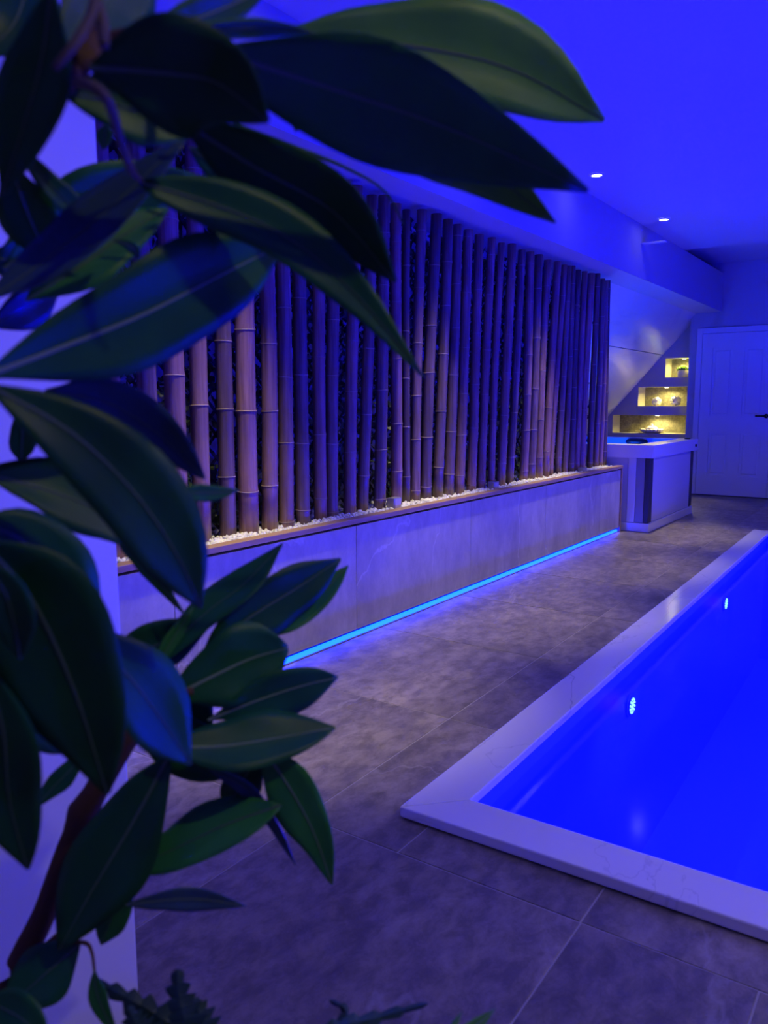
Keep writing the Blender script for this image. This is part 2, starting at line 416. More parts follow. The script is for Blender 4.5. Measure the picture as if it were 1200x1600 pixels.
def water(name, pts, parent):
    o = obj(name, pts, [(0, 1, 2, 3)], 'water', parent)
    if o.data.polygons[0].normal.z < 0: o.data.flip_normals()
    return o
water('water_surface', [(x, y, wz) for x, y in lw], pool)
# underwater lamps
def xin_left(y): t = (y - IA[1]) / (ID[1] - IA[1]); return li[0][0] + (li[3][0] - li[0][0]) * t
def xin_right(y): t = (y - IB[1]) / (IC[1] - IB[1]); return li[1][0] + (li[2][0] - li[1][0]) * t
def pool_lamp(y, z, side, label):
    x = xin_left(y) if side < 0 else xin_right(y)
    s = 1 if side < 0 else -1
    e = empty('pool_lamp', (x, y, z)); tag(e, label, 'pool light', 'underwater lamps in the pool walls')
    def disc(r, a, b, name, mt):
        v, f = lathe([(r, a), (r, b)], 0, 0, 28)
        v = [(x + s * p[2], y + p[0], z + p[1]) for p in v]
        return obj(name, v, f, mt, e, bevel=.002)
    disc(.050, .0005, .010, 'lamp_rim', 'pool_liner'); disc(.040, .010, .016, 'lens', 'pool_liner')
    v, f = lathe([(.0055, 0), (.0045, .004)], 0, 0, 8)
    me = None
    spots = [(0, 0)] + [(.0155 * math.cos(k * pi / 3), .0155 * math.sin(k * pi / 3)) for k in range(6)] + [(.031 * math.cos(k * pi / 6 + .26), .031 * math.sin(k * pi / 6 + .26)) for k in range(12)]
    for (a, b) in spots:
        if me is None:
            d = obj('led_dot', [(x + s * (.016 + p[2]), y + p[0], z + p[1]) for p in v], f, 'lamp_dot', e); me = d.data
        else:
            d = bpy.data.objects.new('led_dot', me); COL.objects.link(d); d.parent = e
        d.location = (0, a, b)
    light('pool_lamp_light', 'POINT', (x + s * .10, y, z), P_POOL * (1.3 if side > 0 else .8), BLUE, e, shadow_soft_size=.04)
pool_lamp(3.34, -.20, -1, 'nearer glowing lamp in the left pool wall under water')
pool_lamp(5.42, -.19, -1, 'farther glowing lamp in the left pool wall under water')
for y, q in ((2.30, 'nearest'), (4.30, 'middle'), (6.30, 'farthest')):
    pool_lamp(y, -.20, 1, 'added unseen lamp in the right pool wall under water, %s of three' % q)  # unseen lamps, added to throw blue light towards planter and wall end

# ------------------------------------------------------------------ raised planter
PY0, PY1 = .775, 6.775; ZT = .552
pl = empty('raised_planter', (-2.45, 3.8, 0)); tag(pl, 'long raised planter clad in grey stone panels with oak rim', 'planter')
box('planter_body', -2.69, -2.245, PY0, PY1, 0, .53, 'soil', pl)
joints = [PY0, 1.86, 2.955, 4.08, 5.17, 6.27, PY1 - .022]
for a, b in zip(joints[:-1], joints[1:]):
    box('front_panel', -2.244, XP, a + .0015, b - .0015, .040, .540, 'panel', pl, bevel=.0015)
box('rim', -2.262, XP + .012, PY0, PY1 + .004, ZT, ZT + .024, 'wood', pl, bevel=.002)
box('end_trim', -2.244, XP + .010, PY1 - .020, PY1 + .004, 0.0, ZT - .0005, 'wood', pl, bevel=.002)
box('plinth', -2.285, -2.2455, PY0, PY1 - .022, 0.0, .039, 'soil', pl)
# led strip
ld = empty('led_strip', (-2.235, 3.8, .002)); tag(ld, 'glowing blue LED strip along the foot of the planter', 'led strip')
box('led_diffuser', -2.236, -2.218, PY0 + .01, PY1 - .05, .008, .024, 'led', ld)
box('led_channel', -2.244, -2.216, PY0 + .01, PY1 - .03, .001, .0075, 'led_channel', ld)

# pebbles
ico = bmesh.new(); bmesh.ops.create_icosphere(ico, subdivisions=2, radius=1.0)
icv = np.array([v.co[:] for v in ico.verts]); icf = [tuple(v.index for v in f.verts) for f in ico.faces]; ico.free()
ico = bmesh.new(); bmesh.ops.create_icosphere(ico, subdivisions=1, radius=1.0)
i1v = np.array([v.co[:] for v in ico.verts]); i1f = np.array([[v.index for v in f.verts] for f in ico.faces]); ico.free()
rng = np.random.default_rng(3)
VV = []; FF = []; k = 0
for i in range(5200):
    y = rng.uniform(1.3, 6.72); x = -2.268 - abs(rng.normal(0, .07)) if rng.random() < .8 else rng.uniform(-2.6, -2.27)
    x = max(x, -2.62)
    r = rng.uniform(.008, .0135)
    q = rng.normal(size=4); q /= np.linalg.norm(q); a, b, c, d = q
    R = np.array([[1 - 2 * (c * c + d * d), 2 * (b * c - a * d), 2 * (b * d + a * c)], [2 * (b * c + a * d), 1 - 2 * (b * b + d * d), 2 * (c * d - a * b)], [2 * (b * d - a * c), 2 * (c * d + a * b), 1 - 2 * (b * b + c * c)]])
    z = .536 + rng.uniform(0, .018) + .012 * math.sin(x * 40) * math.sin(y * 9) * .5
    VV.append((i1v * np.array([1.25, 1, .75]) * r) @ R.T + np.array([x - r * .3, y, z + .018])); FF.append(i1f + k); k += len(i1v)
pb = obj('white_pebbles', np.vstack(VV), [tuple(f) for f in np.vstack(FF)], 'pebble', smooth=True)
tag(pb, 'bed of small white pebbles filling the planter top', 'pebbles', kind='stuff')

# ivy screen with lattice
iv = empty('ivy_screen', (-2.6, 3.8, .55)); tag(iv, 'dark artificial ivy on a trellis behind the bamboo poles', 'ivy screen')
mb = MB()
def strut(y0, z0, y1, z1, x):
    d = np.array([y1 - y0, z1 - z0]); L = np.linalg.norm(d); d /= L; nrm = np.array([-d[1], d[0]]) * .006
    c = [(y0 + nrm[0], z0 + nrm[1]), (y0 - nrm[0], z0 - nrm[1]), (y1 - nrm[0], z1 - nrm[1]), (y1 + nrm[0], z1 + nrm[1])]
    mb.add([(x, a, b) for a, b in c] + [(x + .006, a, b) for a, b in c], BF)
for i in range(-14, 62):
    ya = .8 + i * .105
    for s, x in ((1, -2.640), (-1, -2.633)):
        y0, z0, y1, z1 = ya, .555, ya + s * 1.55, 2.10
        if s < 0: y0, y1 = ya + 0, ya - 1.55
        def clip(y0, z0, y1, z1):
            lo, hi = .80, 6.74
            if max(y0, y1) < lo or min(y0, y1) > hi: return None
            def cl(y, z, yo, zo):
                if y < lo: t = (lo - yo) / (y - yo); return lo, zo + (z - zo) * t
                if y > hi: t = (hi - yo) / (y - yo); return hi, zo + (z - zo) * t
                return y, z
            a = cl(y0, z0, y1, z1); b = cl(y1, z1, y0, z0); return (*a, *b)
        c = clip(y0, z0, y1, z1)
        if c: strut(*c, x)
mb.obj('trellis', 'lattice', iv)['kind'] = 'stuff'
mb = MB()
lv = np.array([(0, 0, 0), (.35, .42, .10), (1, 0, .05), (.35, -.42, .10), (.4, 0, -.04)])
lf = [(0, 4, 1), (1, 4, 2), (2, 4, 3), (3, 4, 0)]
for i in range(11000):
    y = rng.uniform(.85, 6.70); z = rng.uniform(.57, 2.12); x = rng.uniform(-2.625, -2.50)
    L = rng.uniform(.028, .060); a = rng.uniform(0, 2 * pi); t = rng.uniform(-1.0, 1.0); t2 = rng.uniform(-.8, .8)
    # leaf plane faces +X with random tilt
    u = np.array([math.sin(t), math.cos(a) * math.cos(t), math.sin(a) * math.cos(t)])
    nrm = np.array([math.cos(t2), math.sin(t2), .2]); s = np.cross(nrm, u); s /= np.linalg.norm(s); nn = np.cross(u, s)
    P = np.array([x, y, z]) + L * (lv[:, :1] * u + lv[:, 1:2] * s + lv[:, 2:] * nn)
    P[:, 0] = np.clip(P[:, 0], -2.69, -2.44); P[:, 1] = np.clip(P[:, 1], .79, 6.77); P[:, 2] = np.clip(P[:, 2], .555, 2.15)
    mb.add(P, lf)
mb.obj('ivy_leaves', 'ivy', iv)['kind'] = 'stuff'

# bamboo poles: (base pixel x, top pixel x, radius in photo pixels)
def hit_x(u, v, x):
    r = RM @ np.array([u - CX, -(v - CY), -F]); return CAM + r * (x / r[0])
XB = -2.365
POLES = [(187, 870, 159, 224, 14), (236, 868, 212, 238, 15), (276, 858, 258, 220, 16), (316, 846, 303, 230, 14), (359, 839, 336, 250, 13),
 (392, 834, 374, 260, 15.5), (422, 827, 407, 270, 12.5), (446, 820, 440, 280, 11.5), (471, 815, 470, 280, 11), (500, 810, 503, 269, 10),
 (520, 806, 526, 278, 10), (549, 802, 555, 287, 9.8), (567, 799, 580, 296, 9), (592, 795, 601, 303, 9.2), (617, 789, 621, 311, 8.8),
 (633, 784, 637, 318, 6.4), (649, 784, 659, 326, 8), (667, 782, 680, 335, 9), (685, 776, 698, 339, 8.2), (700, 773, 715, 348, 8),
 (715, 770, 734, 354, 7.8), (734, 765, 751, 360, 7.4), (751, 762, 769, 367, 6.8), (769, 757, 782, 373, 5.8), (784, 756, 798, 379, 7),
 (796, 752, 815, 386, 6), (816, 750, 830, 390, 6.6), (827, 749, 844, 396, 6.8), (841, 746, 857, 401, 6.2), (853, 742, 870, 405, 6),
 (861, 740, 880, 409, 4.8), (872, 738, 887, 413, 5.2), (881, 737, 896, 416, 4.6), (890, 737, 905, 420, 5.2), (899, 735, 915, 422, 4.8),
 (909, 735, 924, 425, 6), (923, 729, 932, 429, 4.5), (932, 728, 940, 431, 4.6), (941, 727, 949, 433, 4.4), (948, 726, 957, 437, 4.4)]
ORD = ['', 'first', 'second', 'third', 'fourth', 'fifth', 'sixth', 'seventh', 'eighth', 'ninth', 'tenth', 'eleventh', 'twelfth', 'thirteenth', 'fourteenth', 'fifteenth', 'sixteenth', 'seventeenth', 'eighteenth', 'nineteenth', 'twentieth']
def hitline_y(u, x):
    """Y on plane X=x seen in pixel column u near the horizon; refined for height z"""
def y_at(u, z, x):
    lo, hi = .2, 12
    for _ in range(50):
        mid = (lo + hi) / 2; c = RM.T @ (np.array([x, mid, z]) - CAM); uu = CX + F * c[0] / -c[2]
        if uu < u: lo = mid
        else: hi = mid
    return (lo + hi) / 2
# the shared node ring
rv, rf = lathe([(1.00, -.5), (1.085, -.15), (1.085, .15), (1.00, .5)], 0, 0, 20, False, False)
ringmesh = None
ZB = .545
for i, (bu, bv, tu, tv, rp) in enumerate(POLES):
    xb = XB + random.uniform(-.012, .012)
    yb = y_at(bu, ZB + .02, xb); ztop = 2.128 + random.uniform(-.012, .014); yt = y_at(tu, ztop, xb) if i > 8 else yb + random.uniform(-.05, .05)
    if i <= 8: yt = y_at(tu, 1.11 + (CY - tv) * 0 + 1.0, xb)
    c = RM.T @ (np.array([xb, yb, 1.1]) - CAM); r = rp * -c[2] / F
    if i < 2: yb = yt + .0
    if i == 0: yb = yt = max(.90 + .0, y_at(168, 1.4, xb))
    yb = min(yb, 6.735 - .082 * (39 - i)); yt = min(yt, 6.735 - .078 * (39 - i))
    nodes = []; z = ZB + random.uniform(.02, .22)
    while z < ztop - .03:
        nodes.append(z); z += random.uniform(.24, .36)
    prof = [(ZB, 1.0)]
    for zz in nodes: prof += [(zz - .02, 1.0), (zz - .004, 1.04), (zz + .004, 1.035), (zz + .022, .985)]
    prof = [p for p in prof if p[0] <= ztop - .015] + [(ztop, 1.0)]
    prof = sorted(prof); seg = 20; bend = random.uniform(-.012, .012)
    def cen(z): t = (z - ZB) / (ztop - ZB); return xb + .01 * math.sin(t * 3 + i), yb + (yt - yb) * t + bend * math.sin(pi * t)
    v = []; f = []
    for zz, k in prof:
        cx, cy = cen(zz); tap = 1.04 - .08 * (zz - ZB) / 1.6
        for s in range(seg):
            a = 2 * pi * s / seg; v.append((cx + r * k * tap * math.cos(a), cy + r * k * tap * math.sin(a), zz))
    n = len(prof)
    for j in range(n - 1):
        for s in range(seg):
            l = (s + 1) % seg; f.append((j * seg + s, j * seg + l, (j + 1) * seg + l, (j + 1) * seg + s))
    f.append(tuple(range(seg - 1, -1, -1)))
    # hollow cut top
    cx, cy = cen(ztop)
    b0 = (n - 1) * seg; k0 = len(v)
    for dz, rr in ((0, .78), (-.03, .76)):
        for s in range(seg):
            a = 2 * pi * s / seg; v.append((cx + r * .96 * rr * math.cos(a), cy + r * .96 * rr * math.sin(a), ztop + dz))
    for s in range(seg):
        l = (s + 1) % seg; f.append((b0 + s, b0 + l, k0 + l, k0 + s)); f.append((k0 + s, k0 + l, k0 + seg + l, k0 + seg + s))
    f.append(tuple(k0 + seg + s for s in range(seg)))
    o = obj('bamboo_pole', v, f, 'bamboo', smooth=True)
    N = len(POLES)
    if i < 20: lab = 'dark bamboo pole in the planter, %s from the white wall end' % ORD[i + 1]
    else: lab = 'dark bamboo pole in the planter, %s from the hot tub end' % ORD[N - i]
    tag(o, lab, 'bamboo pole', 'bamboo poles standing in the planter')
    for zz in nodes:
        cx, cy = cen(zz); tap = 1.04 - .08 * (zz - ZB) / 1.6
        if ringmesh is None:
            ringmesh = bpy.data.meshes.new('node_ring'); ringmesh.from_pydata(rv, [], rf); ringmesh.materials.append(M['bamboo_ring'])
            for p in ringmesh.polygons: p.use_smooth = True
        d = bpy.data.objects.new('node_ring', ringmesh); COL.objects.link(d); d.parent = o
        d.location = Vector((cx, cy, zz)) - o.location; s = r * tap * 1.0; d.scale = (s, s, .0065)
        d.rotation_euler = (random.uniform(-.06, .06), random.uniform(-.06, .06), 0)

# small cube spotlights lying in the pebbles
M['cube_steel'] = mat('cube_light_steel', (.42, .40, .38), .35, metal=.5)
M['cube_glass'] = mat('cube_light_glass', (.55, .50, .44), .15)
for (u, hw, hh, lab) in ((616, .035, .072, 'small grey cube light on the pebbles, nearest of three'), (771, .036, .064, 'small grey cube light on the pebbles, middle of three'), (910, .040, .050, 'small pale light at a bamboo foot near the tub end')):
    x = -2.290; y = y_at(u, .58, x)
    e = empty('cube_light', (x, y, .556)); tag(e, lab, 'garden light', 'little lights in the pebble bed')
    box('housing', x - .024, x + .022, y - hw, y + hw, .552, .552 + hh * 1.05, 'cube_steel', e, bevel=.003)
    box('front_glass', x + .0222, x + .0245, y - hw * .8, y + hw * .8, .552 + .008, .552 + hh * 1.05 - .006, 'cube_glass', e, bevel=.001)

# ------------------------------------------------------------------ hot tub
TX0, TX1, TY0, TY1 = -3.62, -2.0, 6.86, 8.32
tb = empty('hot_tub', (-2.8, 7.6, 0)); tag(tb, 'square white hot tub with grey corner posts beyond the planter', 'hot tub')
mb = MB(); b = .012
mb.box(TX0, TX1 + .012, TY0 - .012, TY1, 0, .075); mb.obj('base_trim', 'tub_white', tb, bevel=.004)
box('side_panel', TX1 - .05, TX1 - .004, TY0 + .10, TY1 - .09, .078, .640, 'tub_panel', tb, bevel=.003)
box('front_panel', -2.115, TX1 - .042, TY0, TY0 + .05, .078, .640, 'tub_grey', tb, bevel=.003)
box('edge_trim', -2.185, -2.117, TY0 - .006, TY0 + .05, .078, .640, 'tub_white', tb, bevel=.003)
box('front_panel', TX0, -2.187, TY0, TY0 + .05, .078, .640, 'tub_panel', tb)
box('corner_post', TX1 - .040, TX1 + .002, TY0 - .004, TY0 + .097, .078, .640, 'tub_dark', tb, bevel=.004)
box('corner_post', TX1 - .06, TX1 + .002, TY1 - .087, TY1 - .002, .078, .640, 'tub_dark', tb, bevel=.004)
box('back_panel', TX0, TX1 - .062, TY1 - .05, TY1 - .004, .078, .64, 'tub_panel', tb)
mb = MB(); r0, r1 = .642, .752; W = .17
X0, X1, Y0, Y1 = TX0 - .01, TX1 + .035, TY0 - .04, TY1 + .02
mb.box(X0, X1, Y0, Y0 + W, r0, r1); mb.box(X0, X1, Y1 - .05, Y1, r0, r1); mb.box(X1 - W, X1, Y0 + W, Y1 - .05, r0, r1); mb.box(X0, X0 + W, Y0 + W, Y1 - .05, r0, r1)
bmr = mb.obj('rim', 'tub_white', tb)
# inner shell
mb = MB(); xi0, xi1, yi0, yi1 = X0 + W + .006, X1 - W - .006, Y0 + W + .006, Y1 - .056; t = .0055
mb.box(xi0 - t, xi0, yi0 - t, yi1 + t, .12, r1 - .004); mb.box(xi1, xi1 + t, yi0 - t, yi1 + t, .12, r1 - .004); mb.box(xi0, xi1, yi0 - t, yi0, .12, r1 - .004); mb.box(xi0, xi1, yi1, yi1 + t, .12, r1 - .004); mb.box(xi0, xi1, yi0, yi1, .10, .14)
mb.obj('inner_shell', 'tub_inside', tb)
water('water_surface', [(xi0, yi0, .66), (xi1, yi0, .66), (xi1, yi1, .66), (xi0, yi1, .66)], tb)
def headrest(cx, cy, wx, lab):
    prof = []
    v, f = [], []
    n = 13
    for i in range(n):
        a = -1 + 2 * i / (n - 1); s = math.sqrt(max(0, 1 - abs(a) ** 4)); 
        for k in range(12):
            q = 2 * pi * k / 12; v.append((cx + a * wx, cy + .05 * max(.15, s) * math.cos(q), .712 + .036 * max(.15, s) * math.sin(q)))
    for i in range(n - 1):
        for k in range(12): l = (k + 1) % 12; f.append((i * 12 + k, i * 12 + l, i * 12 + 12 + l, i * 12 + 12 + k))
    f.append(tuple(range(11, -1, -1))); f.append(tuple((n - 1) * 12 + k for k in range(12)))
    o = obj('headrest', v, f, 'dark', tb, smooth=True); o['label'] = lab
headrest(-2.55, yi1 - .045, .115, 'black headrest pillow'); headrest(-2.98, yi1 - .045, .11, 'black headrest pillow')
for yy, zz in ((Y1 - .10, .735), ):
    v, f = lathe([(.014, 0), (.012, .012)], 0, 0, 16); obj('jet_knob', [(X1 + p[2], yy + p[0], zz - .045 + p[1]) for p in v], f, 'dark', tb)
v, f = lathe([(.03, r1), (.026, r1 + .012)], X1 - .08, Y1 - .10, 18); obj('air_valve', v, f, 'dark', tb)
light('tub_lamp_light', 'POINT', (-2.75, 7.75, .55), 14.0, (.01, .10, 1.0), tb, shadow_soft_size=.05)

# ------------------------------------------------------------------ stair soffit + niche wall
YNI = 10.25
sp = np.array([-2.475, 2.164]); sl = np.array([-3.60, .888]); dirn = (sl - sp) / np.linalg.norm(sl - sp); nrm = np.array([dirn[1], -dirn[0]]); nrm = nrm if nrm[1] > 0 else -nrm
so = empty('wall_stair_soffit', (-3.0, 8.5, 0)); tag(so, 'sloping marble-panelled underside of the staircase over the hot tub', kind='structure')
Lm = np.linalg.norm(sl - sp) + .25; cut = .62
for a, bnd in ((0.0, cut - .004), (cut + .004, Lm)):
    p = [sp + dirn * a, sp + dirn * bnd, sp + dirn * bnd + nrm * .03, sp + dirn * a + nrm * .03]
    p[0] = p[0]; 
    v = [(q[0], 6.845, q[1]) for q in p] + [(q[0], YNI - .002, q[1]) for q in p]
    v = [(x, y, min(z, 2.1645)) for x, y, z in v]
    obj('soffit_panel', v, [(0, 1, 2, 3), (7, 6, 5, 4), (0, 4, 5, 1), (1, 5, 6, 2), (2, 6, 7, 3), (3, 7, 4, 0)], 'slope_marble', so)
nw = empty('wall_niche', (-3.0, YNI, 0)); tag(nw, 'purple-grey wall with three lit niches stepping up under the stairs', kind='structure')
NI = [(-2.853, 1.418, 1.660), (-3.178, 1.065, 1.310), (-3.497, .722, .957)]; XE = -2.562
zb = [0, .722, .957, 1.065, 1.310, 1.418, 1.660, 2.3]; mb = MB()
for a, b in zip(zb[:-1], zb[1:]):
    n_ = [q for q in NI if abs(q[1] - a) < 1e-6]
    if n_: mb.box(-3.9, n_[0][0], YNI, YNI + .30, a, b); mb.box(XE, -2.532, YNI, YNI + .30, a, b)
    else: mb.box(-3.9, -2.532, YNI, YNI + .30, a, b)
mb.obj('niche_front', 'niche_wall', nw)
box('backing', -3.9, -2.532, YNI + .301, YNI + .34, 0, 2.3, 'plaster', nw)
for k, (x0, z0, z1) in enumerate(NI):
    box('niche_back', x0 + .004, XE - .004, YNI + .286, YNI + .300, z0 + .003, z1 - .003, 'niche_stone', nw)
    mb = MB(); t = .003
    mb.box(x0, x0 + t, YNI + .001, YNI + .285, z0, z1); mb.box(XE - t, XE, YNI + .001, YNI + .285, z0, z1)
    mb.box(x0 + t, XE - t, YNI + .001, YNI + .285, z0, z0 + t); mb.box(x0 + t, XE - t, YNI + .001, YNI + .285, z1 - t, z1)
    mb.obj('niche_lining', 'niche_light', nw)
    xc = (-2.66, -2.86, -2.96)[k]
    e = empty('niche_spot', (xc, YNI + .13, z1 - .003)); tag(e, 'tiny recessed spot in the ceiling of the %s niche' % ('top', 'middle', 'bottom')[k], 'spotlight', 'niche spotlights')
    v, f = lathe([(.030, z1 - .009), (.030, z1 - .0031)], xc, YNI + .13, 20); obj('trim_ring', v, f, 'white', e)
    v, f = lathe([(.022, z1 - .0115), (.022, z1 - .0092)], xc, YNI + .13, 20); obj('lens', v, f, 'niche_lens', e)
    light('niche_light', 'SPOT', (xc, YNI + .13, z1 - .014), P_NICHE * (1, 1.35, 1.5)[k] * 4, (1.0, .86, .30), e, spot_size=2.9, spot_blend=.5, shadow_soft_size=.02)

# ornaments in the niches
YO = YNI + .12
e = empty('potted_succulent', (-2.665, YO, 1.4212)); tag(e, 'bright green succulent in a patterned pot in the top niche', 'potted plant')
v, f = lathe([(.050, 1.4212), (.062, 1.435), (.070, 1.47), (.066, 1.50), (.058, 1.515), (.052, 1.512)], -2.665, YO, 24); obj('pot', v, f, 'glaze', e, smooth=True)
for k in range(34):
    a = k * 2.4; rr = .012 + .062 * math.sqrt(k / 34); zz = 1.508 + .055 * (1 - (rr / .08) ** 2)
    base = np.array([-2.665 + rr * .55 * math.cos(a), YO + rr * .55 * math.sin(a), 1.508]); tip = np.array([-2.665 + rr * 1.25 * math.cos(a), YO + rr * 1.1 * math.sin(a), zz + .012])
    p = [base + (tip - base) * t for t in (0, .4, .75, 1)]
    v, f = tube(p, [.004, .010, .011, .002], 6); obj('succulent_leaf', v, f, 'succulent', e, smooth=True)
def ball(name, x, y, z, r, label, holes):
    e = empty(name, (x, y, z - r)); tag(e, label, 'ornament')
    n, mm = 12, 20
    prof = [(max(.001, r * math.sin(pi * j / n)), z - r * math.cos(pi * j / n)) for j in range(n + 1)]
    v, f = lathe(prof, x, y, mm); obj('sphere', v, f, 'cream' if not holes else 'glaze', e, smooth=True)
    me = None
    for j in range(26):
        g = j * 2.399963; h = 1 - 2 * (j + .5) / 26; q = math.sqrt(1 - h * h)
        c = np.array([x + r * q * math.cos(g), y + r * q * math.sin(g), z + r * h * .98])
        if h < -.85: continue
        v = icv * r * .17 + c; obj('knob' if not holes else 'petal', v, icf, 'cream' if not holes else 'tub_grey', e, smooth=True)
ball('ceramic_ball', -2.975, YO, 1.0685 + .056, .055, 'cream textured ball, left one in the middle niche', False)
ball('ceramic_ball', -2.745, YO + .02, 1.0685 + .064, .062, 'pale grey patterned ball, right one in the middle niche', True)
e = empty('shell_dish', (-3.02, YO, .7255)); tag(e, 'cream lidded dish with beaded rim in the bottom niche', 'ornament')
def ell(cx, cy, cz, rx, ry, rz): return icv * np.array([rx, ry, rz]) + np.array([cx, cy, cz])
v, f = lathe([(.06, .7256), (.11, .732), (.135, .748), (.138, .765), (.12, .772), (.02, .776)], -3.02, YO, 32); obj('dish', v, f, 'glaze', e, smooth=True)
v, f = lathe([(.085, .770), (.075, .790), (.045, .812), (.012, .822)], -3.02, YO, 28); obj('lid', v, f, 'cream', e, smooth=True)
for k in range(18):
    a = 2 * pi * k / 18; obj('bead', ell(-3.02 + .128 * math.cos(a), YO + .128 * math.sin(a), .762, .021, .021, .019), icf, 'cream', e, smooth=True)
obj('lid_knob', ell(-3.02, YO, .83, .018, .018, .014), icf, 'cream', e, smooth=True)

# ------------------------------------------------------------------ door
dr = empty('door_1', (-2.0, YB, 0)); tag(dr, 'white panelled door with black lever handle in the back wall', kind='structure')
DX0, DX1, DZ1 = -2.375, -1.585, 1.915; yd = YB - .012
mb = MB()
mb.box(DX0 - .065, DX0 - .003, YB - .03, YB - .0005, 0, DZ1 + .068); mb.box(DX1 + .003, DX1 + .065, YB - .03, YB - .0005, 0, DZ1 + .068); mb.box(DX0 - .003, DX1 + .003, YB - .03, YB - .0005, DZ1 + .004, DZ1 + .068)
mb.obj('door_frame', 'white', dr, bevel=.003)
PX = [(-2.255, -2.025), (-1.905, -1.675)]; PZ = [(.24, .765), (.95, 1.745)]
# leaf as stiles and rails round the sunk panels
mb = MB(); y0, y1 = YB - .026, YB - .001
xs = [DX0, PX[0][0], PX[0][1], PX[1][0], PX[1][1], DX1]; zs = [.012, PZ[0][0], PZ[0][1], PZ[1][0], PZ[1][1], DZ1]
for i in range(5):
    for j in range(5):
        if i in (1, 3) and j in (1, 3): continue
        mb.box(xs[i], xs[i + 1], y0, y1, zs[j], zs[j + 1])
o = mb.obj('door_leaf', 'white', dr)
for px in PX:
    for pz in PZ:
        a0, a1 = px; b0, b1 = pz; g = .028
        v = [(a0, y0 + .012, b0), (a1, y0 + .012, b0), (a1, y0 + .012, b1), (a0, y0 + .012, b1)]
        v += [(a0 + g, y0 + .010, b0 + g), (a1 - g, y0 + .010, b0 + g), (a1 - g, y0 + .010, b1 - g), (a0 + g, y0 + .010, b1 - g)]
        h = .012
        v += [(a0 + g + h, y0 + .003, b0 + g + h), (a1 - g - h, y0 + .003, b0 + g + h), (a1 - g - h, y0 + .003, b1 - g - h), (a0 + g + h, y0 + .003, b1 - g - h)]
        f = [(0, 1, 5, 4), (1, 2, 6, 5), (2, 3, 7, 6), (3, 0, 4, 7), (4, 5, 9, 8), (5, 6, 10, 9), (6, 7, 11, 10), (7, 4, 8, 11), (8, 9, 10, 11)]
        obj('door_panel', v, f, 'white', dr)
hd = empty('handle', (0, 0, 0)); hd.parent = dr
bpy.data.objects.remove(hd)
mb = MB(); v, f = lathe([(.026, 0), (.026, .008)], 0, 0, 20); mb.add([(-1.635 + p[0], y0 - p[2], .955 + p[1]) for p in v], f)
mb.add(*tube([(-1.635, y0 - .004, .955), (-1.635, y0 - .045, .955), (-1.65, y0 - .052, .955), (-1.745, y0 - .052, .955)], .009, 10))
mb.obj('handle', 'black_metal', dr)['label'] = 'black lever handle'
box('threshold', DX0 - .06, DX1 + .06, YB - .031, YB - .0265, 0.0005, .010, 'tub_dark', dr)

# ------------------------------------------------------------------ ceiling fittings
def downlight(x, y, lab, cone=.82, pw=1.0, blend=.9):
    e = empty('downlight', (x, y, HC)); tag(e, lab, 'downlight', 'recessed ceiling downlights')
    v, f = lathe([(.050, HC - .0005), (.050, HC - .006), (.034, HC - .008), (.034, HC - .0035)], x, y, 28, False, False); obj('trim_ring', v, f, 'white', e, smooth=True)
    v, f = lathe([(.0335, HC - .0055), (.0335, HC - .0015)], x, y, 28); obj('lens', v, f, 'down_lens', e)
    light('downlight_beam', 'SPOT', (x, y, HC - .012), P_DOWN * 4 * pw, WARM, e, spot_size=cone, spot_blend=blend, shadow_soft_size=.03)
for k, y in enumerate((2.19, 3.75, 5.30, 6.86)):
    downlight(-1.972, y, ('lit ceiling downlight above the near end of the planter', 'lit ceiling downlight peeking out behind the big leaf', 'lit round ceiling downlight, left of the two in plain view', 'lit round ceiling downlight, right of the two in plain view')[k])
for k, y in enumerate((.63, 2.19, 3.75, 5.30, 6.86)):
    downlight(.95, y, 'added unseen ceiling downlight over the pool, %s of five' % ('nearest', 'second', 'third', 'fourth', 'farthest')[k], 2.5, .165, .35)  # unseen wide-beam row, added to brighten bamboo, planter face and leaves
e = empty('air_vent', (-2.10, 6.98, 2.45)); tag(e, 'slim white air vent flap on the bulkhead near the tub', 'vent')
box('flap', -2.184, -1.985, 6.96, 7.03, 2.444, 2.450, 'white', e, bevel=.002); box('flap', -2.184, -2.02, 6.99, 7.05, 2.4505, 2.458, 'tub_grey', e, bevel=.002)

